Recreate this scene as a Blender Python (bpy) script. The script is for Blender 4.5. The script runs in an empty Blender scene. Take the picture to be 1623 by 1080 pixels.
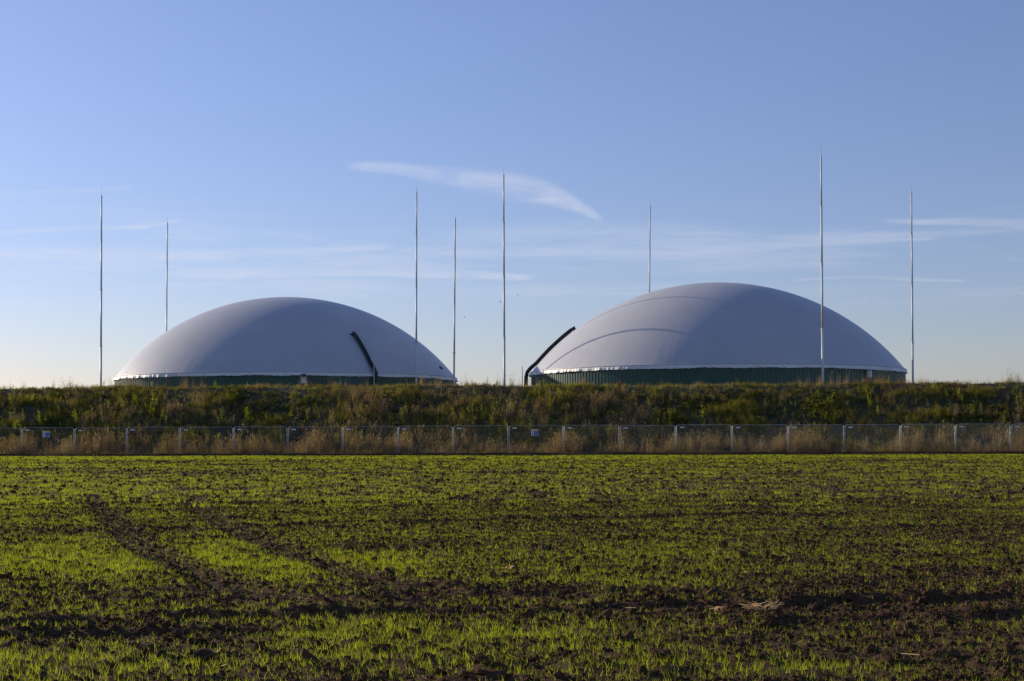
import bpy, math, random
import numpy as np
from mathutils import Vector

random.seed(7)
rng = np.random.default_rng(11)
scene = bpy.context.scene
COL = scene.collection
R = math.radians

# ---------------------------------------------------------------- camera
CAM_H = 1.6
F = 50.0 / 36.0 * 1623.0            # focal length in photograph pixels
cam = bpy.data.cameras.new('camera')
cam.sensor_width = 36.0
cam.lens = 50.0
cam.shift_y = 142.0 / 1623.0
cam.clip_start = 0.1
cam.clip_end = 20000
cam_ob = bpy.data.objects.new('camera', cam)
cam_ob.location = (0, 0, CAM_H)
cam_ob.rotation_euler = (R(90), R(0.18), 0)
COL.objects.link(cam_ob)
scene.camera = cam_ob

# ---------------------------------------------------------------- light
SUN_EL, SUN_BACK = 16.5, 34.0        # elevation; degrees behind straight left
SUN_DIR = Vector((-math.cos(R(SUN_BACK)) * math.cos(R(SUN_EL)),
                  math.sin(R(SUN_BACK)) * math.cos(R(SUN_EL)), math.sin(R(SUN_EL))))
SKY_STRENGTH = 0.10
sun = bpy.data.lights.new('sun', 'SUN')
sun.energy = 5.0
sun.angle = R(0.5)
sun.color = (1.0, 0.85, 0.64)
sun_ob = bpy.data.objects.new('sun', sun)
sun_ob.rotation_euler = SUN_DIR.to_track_quat('Z', 'Y').to_euler()
COL.objects.link(sun_ob)
vs = scene.view_settings
vs.view_transform = 'Standard'
vs.look = 'None'
vs.exposure = 0.15
vs.gamma = 1.0
vs.use_curve_mapping = False


# ---------------------------------------------------------------- node helper
class NT:
    def __init__(self, tree):
        self.t = tree
        self.n = tree.nodes
        self.l = tree.links

    def put(self, sock, v):
        if isinstance(v, bpy.types.NodeSocket):
            self.l.new(v, sock)
        else:
            sock.default_value = v

    def math(self, op, a, b=None, c=None, clamp=False):
        n = self.n.new('ShaderNodeMath')
        n.operation = op
        n.use_clamp = clamp
        for i, v in enumerate((a, b, c)):
            if v is not None:
                self.put(n.inputs[i], v)
        return n.outputs[0]

    def rng(self, v, a, b, c=0.0, d=1.0, smooth=False):
        n = self.n.new('ShaderNodeMapRange')
        if smooth:
            n.interpolation_type = 'SMOOTHSTEP'
        for i, x in enumerate((v, a, b, c, d)):
            self.put(n.inputs[i], x)
        return n.outputs[0]

    def noise(self, vec, scale, detail=3, rough=0.55, dist=0.0):
        n = self.n.new('ShaderNodeTexNoise')
        if vec is not None:
            self.l.new(vec, n.inputs['Vector'])
        n.inputs['Scale'].default_value = scale
        n.inputs['Detail'].default_value = detail
        n.inputs['Roughness'].default_value = rough
        n.inputs['Distortion'].default_value = dist
        return n.outputs['Fac']

    def mix(self, fac, a, b, mode='MIX'):
        n = self.n.new('ShaderNodeMix')
        n.data_type = 'RGBA'
        n.blend_type = mode
        self.put(n.inputs[0], fac)
        self.put(n.inputs[6], a)
        self.put(n.inputs[7], b)
        return n.outputs[2]

    def mapping(self, vec, scale=(1, 1, 1), loc=(0, 0, 0)):
        n = self.n.new('ShaderNodeMapping')
        self.l.new(vec, n.inputs[0])
        n.inputs['Scale'].default_value = scale
        n.inputs['Location'].default_value = loc
        return n.outputs[0]

    def comb(self, x, y, z=0.0):
        n = self.n.new('ShaderNodeCombineXYZ')
        for i, v in enumerate((x, y, z)):
            self.put(n.inputs[i], v)
        return n.outputs[0]

    def curve(self, v, pts):
        n = self.n.new('ShaderNodeFloatCurve')
        c = n.mapping.curves[0]
        n.mapping.use_clip = False
        while len(c.points) < len(pts):
            c.points.new(0.5, 0.5)
        for p, (x, y) in zip(c.points, sorted(pts)):
            p.location = (x, y)
            p.handle_type = 'AUTO'
        n.mapping.update()
        self.put(n.inputs['Value'], v)
        return n.outputs[0]


def c4(c):
    return (c[0], c[1], c[2], 1.0)


# ---------------------------------------------------------------- sky
world = bpy.data.worlds.new('World')
scene.world = world
world.use_nodes = True
W = NT(world.node_tree)
bg = W.n['Background']
sky = W.n.new('ShaderNodeTexSky')
sky.sky_type = 'NISHITA'
sky.sun_disc = False
sky.sun_elevation = R(SUN_EL)
sky.sun_rotation = math.atan2(SUN_DIR.x, SUN_DIR.y)
sky.altitude = 50
sky.air_density = 1.0
sky.dust_density = 0.3
sky.ozone_density = 2.2
tc = W.n.new('ShaderNodeTexCoord')
sep = W.n.new('ShaderNodeSeparateXYZ')
W.l.new(tc.outputs['Generated'], sep.inputs[0])
az = W.math('ARCTAN2', sep.outputs[0], sep.outputs[1])          # compass bearing, 0 = north (+Y)
el = W.math('ARCSINE', sep.outputs[2])                          # height above the horizon


def px_az(px):
    return math.atan((px - 811.5) / F)


def px_el(px, py):
    return math.atan(((682 - py) / F) * math.cos(px_az(px)))


wisp_vec = W.comb(az, W.math('MULTIPLY', el, 7.0))
fine = W.noise(W.mapping(wisp_vec, (14, 14, 14)), 1.0, 5, 0.6, 0.6)
broad = W.noise(W.mapping(wisp_vec, (4.0, 6.5, 5), (3.1, 1.7, 0)), 1.0, 5, 0.62, 0.3)


def streak(pts, thick, gain):
    """a thin cloud along bearings and heights; pts = (px, py) of its centre line, thick in px"""
    a0, a1 = px_az(pts[0][0]), px_az(pts[-1][0])
    u = W.rng(az, a0, a1)
    n = len(pts)
    els = [px_el(*p) for p in pts]
    us = [(px_az(p[0]) - a0) / (a1 - a0) for p in pts]
    e0 = min(els) - 0.01
    cc = W.curve(u, [(q, (e - e0) * 10) for q, e in zip(us, els)])
    centre = W.math('MULTIPLY_ADD', cc, 0.1, e0)
    tt = W.curve(u, [(q, t / 40.0) for q, t in zip(us, thick)])
    half = W.math('MULTIPLY', tt, 40.0 / F)
    wob = W.math('MULTIPLY', W.math('SUBTRACT', fine, 0.5), 0.006)
    d = W.math('ABSOLUTE', W.math('ADD', W.math('SUBTRACT', el, centre), wob))
    m = W.rng(W.math('DIVIDE', d, W.math('MAXIMUM', half, 1e-4)), 1.15, 0.25, 0, 1, True)
    inside = W.math('MULTIPLY', W.rng(u, -0.0, 0.1, 0, 1, True), W.rng(u, 1.0, 0.94, 0, 1, True))
    front = W.math('GREATER_THAN', sep.outputs[1], 0.0)
    m = W.math('MULTIPLY', W.math('MULTIPLY', m, inside), front)
    m = W.math('MULTIPLY', m, W.rng(fine, 0.3, 0.7, 0.25, 1.25))
    return W.math('MULTIPLY', m, gain)


marks = [
    streak([(540, 263), (620, 266), (690, 277), (760, 287), (830, 297), (890, 313), (930, 334), (965, 354)],
           [8, 11, 16, 21, 24, 19, 12, 7], 0.36),
    streak([(900, 368), (1080, 368), (1220, 377), (1340, 380), (1500, 379)], [3, 6, 6, 6, 4], 0.22),
    streak([(1390, 355), (1480, 353), (1560, 356), (1660, 360)], [4, 6, 9, 10], 0.28),
    streak([(-60, 372), (100, 362), (200, 358), (300, 346)], [4, 5, 5, 3], 0.30),
    streak([(240, 432), (380, 432), (520, 431), (700, 434), (860, 440)], [8, 11, 9, 9, 5], 0.36),
    streak([(1250, 446), (1340, 443), (1440, 445), (1540, 448)], [2, 3, 3, 2], 0.2),
    streak([(-90, 300), (40, 305), (120, 300), (220, 296)], [4, 6, 5, 3], 0.12),
    streak([(-100, 408), (60, 402), (240, 404), (420, 399), (640, 388)], [10, 16, 14, 9, 5], 0.30),
]
cl = marks[0]
for m in marks[1:]:
    cl = W.math('MAXIMUM', cl, m)
band = W.math('MULTIPLY', W.rng(el, 0.075, 0.115, 0, 1, True), W.rng(el, 0.165, 0.12, 0, 1, True))
veil = W.math('MULTIPLY', W.math('MULTIPLY', band, W.rng(broad, 0.42, 0.72, 0, 1, True)), 0.34)
cl = W.math('MAXIMUM', cl, veil)
# clear autumn air: a little bluer than the model aloft, milky with moisture towards the horizon all round
tint = W.mix(W.rng(el, 0.02, 0.28, 0, 1), (0.86, 0.822, 1.09, 1), (1.09, 1.01, 1.25, 1))
air = W.mix(1.0, sky.outputs[0], tint, 'MULTIPLY')
col = W.mix(W.math('MULTIPLY', cl, 1.0, clamp=True), air, (6.9, 7.0, 7.9, 1))
W.l.new(col, bg.inputs[0])
bg.inputs[1].default_value = SKY_STRENGTH


# ---------------------------------------------------------------- materials
def new_mat(name):
    m = bpy.data.materials.new(name)
    m.use_nodes = True
    t = NT(m.node_tree)
    return m, t, t.n['Principled BSDF']


def bump(t, b, height, strength, dist=0.02):
    n = t.n.new('ShaderNodeBump')
    n.inputs['Strength'].default_value = strength
    n.inputs['Distance'].default_value = dist
    t.l.new(height, n.inputs['Height'])
    t.l.new(n.outputs[0], b.inputs['Normal'])


def simple(name, colr, rough=0.6, metal=0.0, var=0.12, scale=6.0):
    m, t, b = new_mat(name)
    g = t.n.new('ShaderNodeNewGeometry')
    f = t.noise(g.outputs['Position'], scale, 4)
    lo = tuple(max(0, c * (1 - var)) for c in colr)
    hi = tuple(min(1, c * (1 + var)) for c in colr)
    t.put(b.inputs['Base Color'], t.mix(t.rng(f, 0.3, 0.7), c4(lo), c4(hi)))
    b.inputs['Roughness'].default_value = rough
    b.inputs['Metallic'].default_value = metal
    return m


def leaf_mat(name, colr, colr2, trans, spread=0.35, patch=0.5, gloss=0.0):
    """leaf tissue: diffuse plus light shining through; every plant has its own tint"""
    m = bpy.data.materials.new(name)
    m.use_nodes = True
    t = NT(m.node_tree)
    t.n.remove(t.n['Principled BSDF'])
    out = t.n['Material Output']
    oi = t.n.new('ShaderNodeObjectInfo')
    nz = t.noise(oi.outputs['Location'], patch, 2)
    f = t.math('ADD', t.math('MULTIPLY', oi.outputs['Random'], 0.6), t.math('MULTIPLY', nz, 0.6), clamp=True)
    col = t.mix(f, c4(colr), c4(colr2))
    val = t.rng(t.math('FRACT', t.math('MULTIPLY', oi.outputs['Random'], 17.3)), 0, 1, 1 - spread, 1 + spread)
    hsv = t.n.new('ShaderNodeHueSaturation')
    t.put(hsv.inputs['Color'], col)
    t.put(hsv.inputs['Value'], val)
    d = t.n.new('ShaderNodeBsdfDiffuse')
    tr = t.n.new('ShaderNodeBsdfTranslucent')
    t.l.new(hsv.outputs[0], d.inputs[0])
    t2 = t.mix(1.0, hsv.outputs[0], (1.30, 1.28, 0.55, 1), 'MULTIPLY')
    t.l.new(t2, tr.inputs[0])
    mx = t.n.new('ShaderNodeMixShader')
    mx.inputs[0].default_value = trans
    t.l.new(d.outputs[0], mx.inputs[1])
    t.l.new(tr.outputs[0], mx.inputs[2])
    t.l.new(mx.outputs[0], out.inputs[0])
    return m


def soil_mat():
    m, t, b = new_mat('soil')
    g = t.n.new('ShaderNodeNewGeometry')
    p = g.outputs['Position']
    a = t.noise(p, 0.7, 4)
    c = t.noise(p, 9, 5, 0.65)
    d = t.noise(p, 55, 3, 0.6)
    col = t.mix(t.rng(a, 0.3, 0.7), (0.040, 0.023, 0.014, 1), (0.072, 0.043, 0.025, 1))
    col = t.mix(t.rng(c, 0.35, 0.75), col, (0.105, 0.064, 0.038, 1))
    col = t.mix(t.rng(d, 0.66, 0.74), col, (0.20, 0.14, 0.095, 1))
    t.put(b.inputs['Base Color'], col)
    b.inputs['Roughness'].default_value = 0.95
    b.inputs['Specular IOR Level'].default_value = 0.04
    bump(t, b, t.math('ADD', c, t.math('MULTIPLY', d, 0.35)), 0.9, 0.05)
    return m


def membrane_mat():
    m, t, b = new_mat('grey_membrane')
    tcn = t.n.new('ShaderNodeTexCoord')
    o = tcn.outputs['Object']
    s = t.n.new('ShaderNodeSeparateXYZ')
    t.l.new(o, s.inputs[0])
    ang = t.math('ARCTAN2', s.outputs[0], s.outputs[1])
    gore = t.math('ABSOLUTE', t.math('SUBTRACT', t.math('FRACT', t.math('MULTIPLY', ang, 28 / math.tau)), 0.5))
    seam = t.rng(gore, 0.0, 0.012, 1, 0)
    low = t.rng(s.outputs[2], 9.5, 6.6, 0, 1, True)
    pleat = t.noise(t.comb(t.math('MULTIPLY', ang, 26), t.math('MULTIPLY', s.outputs[2], 0.10)), 1.0, 4, 0.6)
    dirt = t.noise(o, 0.35, 5, 0.6)
    run = t.noise(t.comb(t.math('MULTIPLY', ang, 60), t.math('MULTIPLY', s.outputs[2], 0.25)), 1.0, 3)
    col = t.mix(t.rng(dirt, 0.3, 0.7), (0.455, 0.462, 0.490, 1), (0.505, 0.512, 0.535, 1))
    col = t.mix(t.math('MULTIPLY', t.rng(run, 0.5, 0.8), 0.18), col, (0.37, 0.37, 0.36, 1))
    col = t.mix(t.math('MULTIPLY', seam, 0.25), col, (0.38, 0.38, 0.40, 1))
    t.put(b.inputs['Base Color'], col)
    b.inputs['Roughness'].default_value = 0.42
    b.inputs['Specular IOR Level'].default_value = 0.45
    h = t.math('ADD', t.math('MULTIPLY', t.math('MULTIPLY', pleat, low), 1.0), t.math('MULTIPLY', seam, 0.12))
    bump(t, b, h, 0.10, 0.25)
    return m


M = dict(
    soil=soil_mat(),
    membrane=membrane_mat(),
    skirt=simple('white_skirt', (0.70, 0.70, 0.69), 0.5, 0, 0.05, 1.5),
    cladding=simple('green_cladding', (0.020, 0.080, 0.057), 0.38, 0, 0.12, 0.8),
    hose=simple('black_hose', (0.012, 0.014, 0.018), 0.5),
    dark=simple('dark_fitting', (0.015, 0.015, 0.018), 0.6),
    white=simple('white_enamel', (0.62, 0.61, 0.60), 0.45),
    galv=simple('galvanised_steel', (0.56, 0.58, 0.59), 0.5, 0.3, 0.12, 9),
    mast=simple('mast_steel', (0.62, 0.63, 0.63), 0.5, 0.0, 0.08, 2),
    wire=simple('fence_wire', (0.26, 0.28, 0.29), 0.5, 0.5),
    plate=simple('plate_white', (0.75, 0.75, 0.75), 0.4),
    blue=simple('sign_blue', (0.020, 0.075, 0.42), 0.4, 0, 0.03),
    yellow=simple('sign_yellow', (0.80, 0.58, 0.03), 0.4, 0, 0.03),
    straw=leaf_mat('straw', (0.70, 0.53, 0.27), (0.80, 0.65, 0.40), 0.3),
    bird=simple('bird_plumage', (0.03, 0.03, 0.03), 0.8),
    wheat=leaf_mat('wheat_blade', (0.178, 0.238, 0.028), (0.31, 0.345, 0.038), 0.58, 0.35, 0.8),
    dry=leaf_mat('dry_grass', (0.170, 0.108, 0.068), (0.33, 0.245, 0.165), 0.36, 0.5, 0.2),
    green_grass=leaf_mat('bank_grass', (0.100, 0.105, 0.026), (0.25, 0.225, 0.06), 0.50, 0.4, 0.2),
    weed=leaf_mat('weed_leaf', (0.19, 0.24, 0.04), (0.34, 0.36, 0.07), 0.55, 0.35, 0.3),
    cover=leaf_mat('low_cover_leaf', (0.065, 0.092, 0.022), (0.15, 0.17, 0.045), 0.45, 0.5, 0.3),
    dock=leaf_mat('dock_leaf', (0.20, 0.23, 0.08), (0.32, 0.34, 0.16), 0.4, 0.4, 0.4),
    rust=leaf_mat('rusty_leaf', (0.16, 0.07, 0.03), (0.24, 0.12, 0.045), 0.35, 0.4, 0.4),
)


# ---------------------------------------------------------------- mesh helpers
class MB:
    def __init__(self):
        self.v = []
        self.f = []

    def quad(self, a, b, c, d):
        i = len(self.v)
        self.v += [a, b, c, d]
        self.f.append((i, i + 1, i + 2, i + 3))

    def box(self, c, s):
        x, y, z = c
        a, b, d = s[0] / 2, s[1] / 2, s[2] / 2
        i = len(self.v)
        self.v += [(x + p * a, y + q * b, z + r * d) for r in (-1, 1) for q in (-1, 1) for p in (-1, 1)]
        for q in ((0, 2, 3, 1), (4, 5, 7, 6), (0, 1, 5, 4), (2, 6, 7, 3), (0, 4, 6, 2), (1, 3, 7, 5)):
            self.f.append(tuple(i + k for k in q))

    def tube(self, pts, rad, n=8, cap=True):
        pts = [Vector(p) for p in pts]
        rads = rad if isinstance(rad, (list, tuple)) else [rad] * len(pts)
        base = len(self.v)
        up = None
        for k, p in enumerate(pts):
            d = (pts[min(k + 1, len(pts) - 1)] - pts[max(k - 1, 0)]).normalized()
            if up is None:
                up = d.orthogonal().normalized()
            s = d.cross(up)
            s = s.normalized() if s.length > 1e-6 else d.orthogonal().normalized()
            up = s.cross(d).normalized()
            for j in range(n):
                a = math.tau * j / n
                self.v.append(tuple(p + (s * math.cos(a) + up * math.sin(a)) * rads[k]))
        for k in range(len(pts) - 1):
            for j in range(n):
                a, b = base + k * n + j, base + k * n + (j + 1) % n
                self.f.append((a, b, b + n, a + n))
        if cap:
            self.f.append(tuple(base + j for j in reversed(range(n))))
            e = base + (len(pts) - 1) * n
            self.f.append(tuple(e + j for j in range(n)))

    def mesh(self, name, mat, smooth=False):
        me = bpy.data.meshes.new(name)
        me.from_pydata([tuple(v) for v in self.v], [], self.f)
        me.materials.append(mat)
        if smooth:
            me.polygons.foreach_set('use_smooth', [True] * len(me.polygons))
        me.update()
        return me

    def build(self, name, mat, parent=None, smooth=False):
        return link(name, self.mesh(name, mat, smooth), parent)


def link(name, data, parent=None):
    o = bpy.data.objects.new(name, data)
    COL.objects.link(o)
    if parent is not None:
        o.parent = parent
    return o


def tag(o, label=None, cat=None, group=None, kind=None):
    for k, v in (('label', label), ('category', cat), ('group', group), ('kind', kind)):
        if v:
            o[k] = v
    return o


def hash2(ix, iy, seed):
    h = (ix.astype(np.int64) * 374761393 + iy.astype(np.int64) * 668265263 + seed * 974711) & 0xFFFFFFFF
    h = ((h ^ (h >> 13)) * 1274126177) & 0xFFFFFFFF
    h = h ^ (h >> 16)
    return (h & 0xFFFFFF) / float(0xFFFFFF)


def vnoise(x, y, s, seed=0):
    x = np.asarray(x) / s
    y = np.asarray(y) / s
    ix, iy = np.floor(x), np.floor(y)
    fx, fy = x - ix, y - iy
    fx = fx * fx * (3 - 2 * fx)
    fy = fy * fy * (3 - 2 * fy)
    a, b = hash2(ix, iy, seed), hash2(ix + 1, iy, seed)
    c, d = hash2(ix, iy + 1, seed), hash2(ix + 1, iy + 1, seed)
    return (a * (1 - fx) + b * fx) * (1 - fy) + (c * (1 - fx) + d * fx) * fy


def fbm(x, y, s, seed=0, n=3):
    t, a, w = 0, 1.0, 0
    for k in range(n):
        t = t + a * vnoise(x, y, s / 2 ** k, seed + k * 17)
        w += a
        a *= 0.55
    return t / w


def gpt(px, py):
    """a place on the field, read off the photograph"""
    d = F * CAM_H / (py - 682.0)
    return ((px - 811.5) / F * d, d)


def seg_dist(x, y, pts):
    best = np.full(np.shape(x), 1e9)
    side = np.zeros(np.shape(x))
    for (x0, y0), (x1, y1) in zip(pts[:-1], pts[1:]):
        dx, dy = x1 - x0, y1 - y0
        L = dx * dx + dy * dy
        t = np.clip(((x - x0) * dx + (y - y0) * dy) / L, 0, 1)
        ex, ey = x - (x0 + t * dx), y - (y0 + t * dy)
        d = np.hypot(ex, ey)
        m = d < best
        best = np.where(m, d, best)
        side = np.where(m, np.sign(ey), side)
    return best, side


def smooth(pts, n=6):
    P = [Vector((p[0], p[1], 0)) for p in pts]
    out = []
    for k in range(len(P) - 1):
        a, b, c, d = P[max(k - 1, 0)], P[k], P[k + 1], P[min(k + 2, len(P) - 1)]
        for j in range(n):
            t = j / n
            q = 0.5 * ((2 * b) + (c - a) * t + (2 * a - 5 * b + 4 * c - d) * t * t + (3 * b - a - 3 * c + d) * t ** 3)
            out.append((q.x, q.y))
    out.append((P[-1].x, P[-1].y))
    return out


# ---------------------------------------------------------------- the field
TRACKS = [smooth([gpt(*p) for p in q]) for q in (
    [(150, 785), (168, 805), (192, 840), (232, 872), (285, 898), (350, 922), (440, 946), (560, 962)],
    [(290, 785), (312, 805), (352, 830), (405, 855), (470, 882), (545, 905), (630, 926), (760, 942), (900, 948)])]
RUTS = [  # (centre line, depth)
    ([gpt(*p) for p in ((-60, 992), (140, 985), (330, 979), (540, 975), (700, 971), (940, 968), (1100, 962), (1360, 955), (1700, 951))], 0.075),
    ([gpt(*p) for p in ((-60, 1012), (60, 1009), (250, 1003), (420, 1001))], 0.06),
    ([gpt(*p) for p in ((1240, 992), (1360, 985), (1500, 981), (1700, 974))], 0.07),
    ([gpt(*p) for p in ((-60, 842), (150, 841), (330, 838), (540, 830), (940, 825), (1180, 821), (1300, 823))], 0.075),
    ([gpt(*p) for p in ((480, 934), (700, 930), (900, 934), (1100, 942))], 0.05),
    ([gpt(*p) for p in ((1083, 845), (1300, 842), (1680, 838))], 0.045),
]


def field_height(x, y):
    x = np.asarray(x, float)
    y = np.asarray(y, float)
    near = np.clip((75 - y) / 30, 0, 1) * np.clip((60 - np.abs(x)) / 20, 0, 1) * np.clip((y - 2) / 3, 0, 1)
    h = 0.05 * (fbm(x, y, 6, 3) - 0.5)
    h += near * 0.055 * (fbm(x, y * 1.6, 0.75, 5, 3) - 0.5)
    h += near * 0.055 * (np.abs(fbm(x, y, 0.20, 9, 2) - 0.5) * 2 - 0.25)
    yy = y + 0.0468 * x + 0.25 * (vnoise(x, y, 1.3, 71) - .5)
    h += (0.15 + .05 * vnoise(x, y, .6, 73)) * np.clip((yy - 88.75) / 0.22, 0, 1) * np.clip((96 - yy) / 3, 0, 1) * (np.abs(x) < 60)   # soil lip added along the fence, its shaded face gives a dark strip
    m = (y > 5) & (y < 40) & (np.abs(x) < 25)
    if m.any():
        xm, ym = x[m], y[m]
        add = np.zeros(xm.shape)
        wob = (vnoise(xm, ym, 0.5, 31) - 0.5) * 0.20 + (vnoise(xm, ym, 0.18, 33) - 0.5) * 0.12
        for pts, dep in RUTS:
            d, s = seg_dist(xm, ym + wob, pts)
            gap = 0.25 + 0.6 * np.clip((vnoise(xm, ym, 1.7, 77) - 0.2) * 1.7, 0, 1) + 0.5 * vnoise(xm, ym, .35, 79)
            add -= 0.7 * dep * gap * np.exp(-(d / 0.13) ** 2)
            add += dep * 0.6 * gap * np.exp(-((d - 0.28) / 0.12) ** 2) * np.where(s > 0, 1.0, 0.35)
        for pts in TRACKS:
            d, s = seg_dist(xm, ym + wob, pts)
            add -= 0.03 * np.exp(-(d / 0.26) ** 4)
            add += 0.02 * np.exp(-((d - 0.42) / 0.12) ** 2)
        h[m] += add
    return h


def lush(x, y):
    """how thickly the seedlings stand, 0..1"""
    x = np.asarray(x, float)
    y = np.asarray(y, float)
    n = fbm(x, y * 1.5, 1.6, 41, 3)
    n2 = fbm(x, y * 2.0, 0.5, 43, 2)
    d = 0.315 + 0.5 * (n - 0.5) + 0.5 * (n2 - 0.5)
    d -= 0.010 * np.clip(x, -12, 12)
    far = np.clip((y - 26) / 30, 0, 1)
    d = d * (1 - far) + (0.20 + 0.6 * (fbm(x * 0.35, y, 2.2, 47, 3) - 0.5)) * far
    d += 0.25 * np.clip((y - 76) / 6, 0, 1)
    for px, py, wx, wy, a in ((90, 890, 2.2, 1.7, .55), (330, 880, .9, 1.6, .45), (430, 900, 1.3, 1.3, .5),
                              (700, 1000, 1.1, .55, .75), (830, 1030, .9, .6, .35), (150, 1050, 1.9, .8, .4),
                              (1180, 878, 1.6, 1.1, .35), (850, 890, 2.5, .9, .25), (1000, 1060, 1.6, .5, .2),
                              (480, 1030, 1.0, .6, .3), (560, 890, 1.2, 1.0, .3)):
        cx, cy = gpt(px, py)
        d += 0.66 * a * np.exp(-((x - cx) / wx) ** 2 - ((y - cy) / wy) ** 2)
    for px, py, wx, wy, a in ((640, 945, 2.0, .9, .45), (1000, 960, 2.0, .8, .35), (1250, 975, 1.6, .7, .45),
                              (1500, 960, 2.0, .9, .35), (250, 950, 1.6, .6, .35), (60, 835, 3.0, 1.6, .3), (1350, 1030, 1.5, .6, .2)):
        cx, cy = gpt(px, py)
        d -= 0.25 * a * np.exp(-((x - cx) / wx) ** 2 - ((y - cy) / wy) ** 2)
    m = (y > 5) & (y < 40) & (np.abs(x) < 25)
    if m.any():
        xm, ym = x[m], y[m]
        k = np.ones(xm.shape)
        for pts, dep in RUTS:
            q, s = seg_dist(xm, ym, pts)
            k *= 1 - 0.65 * np.exp(-(q / 0.16) ** 2)
        for pts in TRACKS:
            q, s = seg_dist(xm, ym, pts)
            k *= 1 - 0.86 * np.exp(-(q / 0.29) ** 4)
        d[m] *= k
    return np.clip(d, 0.0, 1.0)


def axis(*spans):
    out = []
    for a, b, s in spans:
        out.append(np.arange(a, b - 1e-6, s))
    out.append(np.array([spans[-1][1]]))
    return np.concatenate(out)


def grid_mesh(name, X, Y, Z, mat, smooth_=True):
    ny, nx = X.shape
    me = bpy.data.meshes.new(name)
    me.vertices.add(nx * ny)
    me.vertices.foreach_set('co', np.stack([X, Y, Z], -1).astype(np.float32).ravel())
    i = np.arange(nx * ny).reshape(ny, nx)
    q = np.stack([i[:-1, :-1], i[:-1, 1:], i[1:, 1:], i[1:, :-1]], -1).reshape(-1, 4).astype(np.int32)
    me.loops.add(q.size)
    me.loops.foreach_set('vertex_index', q.ravel())
    me.polygons.add(len(q))
    me.polygons.foreach_set('loop_start', np.arange(len(q), dtype=np.int32) * 4)
    me.polygons.foreach_set('use_smooth', np.full(len(q), smooth_))
    me.update(calc_edges=True)
    me.validate()
    me.materials.append(mat)
    return me


xs = axis((-5000, -400, 575), (-400, -60, 42.5), (-60, -20, 0.5), (-20, -9, 0.11), (-9, 9, 0.05), (9, 20, 0.11), (20, 60, 0.5), (60, 400, 42.5), (400, 5000, 575))
ys = axis((-3000, -100, 290), (-100, -4, 8), (-4, 6, 0.5), (6, 18, 0.05), (18, 36, 0.1), (36, 86.5, 0.4), (86.5, 91.5, 0.11), (91.5, 200, 9.04), (200, 8000, 650))
GX, GY = np.meshgrid(xs, ys)
field = link('field', grid_mesh('field', GX, GY, field_height(GX, GY), M['soil']))
tag(field, 'dark ploughed soil of the sown field', kind='structure')


# ---------------------------------------------------------------- scattering (one geometry-node object for each mass)
def blade(mb, base, h, w, lean, ang, face, segs=2):
    """a tapering, bending leaf blade"""
    bx, by, bz = base
    ca, sa = math.cos(ang), math.sin(ang)
    cf, sf = math.cos(face), math.sin(face)
    i = len(mb.v)
    for k in range(segs + 1):
        t = k / segs
        o = lean * t * t
        z = h * (t - 0.35 * (lean / max(h, 1e-6)) * t * t * 0.6)
        ww = w * (1 - t ** 1.6) * 0.5 if k < segs else w * 0.04
        x, y = bx + ca * o, by + sa * o
        mb.v += [(x - cf * ww, y - sf * ww, bz + z), (x + cf * ww, y + sf * ww, bz + z)]
    for k in range(segs):
        a = i + 2 * k
        mb.f.append((a, a + 1, a + 3, a + 2))


def leaf(mb, p, d, length, width, droop=0.2):
    """a pointed leaf of two quads folded along its rib, leaving p in direction d"""
    p, d = Vector(p), Vector(d).normalized()
    s = d.cross(Vector((0, 0, 1)))
    s = s.normalized() if s.length > 1e-3 else Vector((1, 0, 0))
    u = s.cross(d).normalized()
    mid = p + d * length * 0.5
    tip = p + d * length - Vector((0, 0, droop * length))
    i = len(mb.v)
    mb.v += [tuple(p), tuple(mid + s * width * .5 + u * width * .18), tuple(tip), tuple(mid - s * width * .5 + u * width * .18), tuple(mid)]
    mb.f += [(i, i + 4, i + 2, i + 1), (i, i + 3, i + 2, i + 4)]


def source(name, meshes):
    c = bpy.data.collections.new(name)
    for k, me in enumerate(meshes):
        c.objects.link(bpy.data.objects.new(name + '_source', me))
    return c


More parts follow.
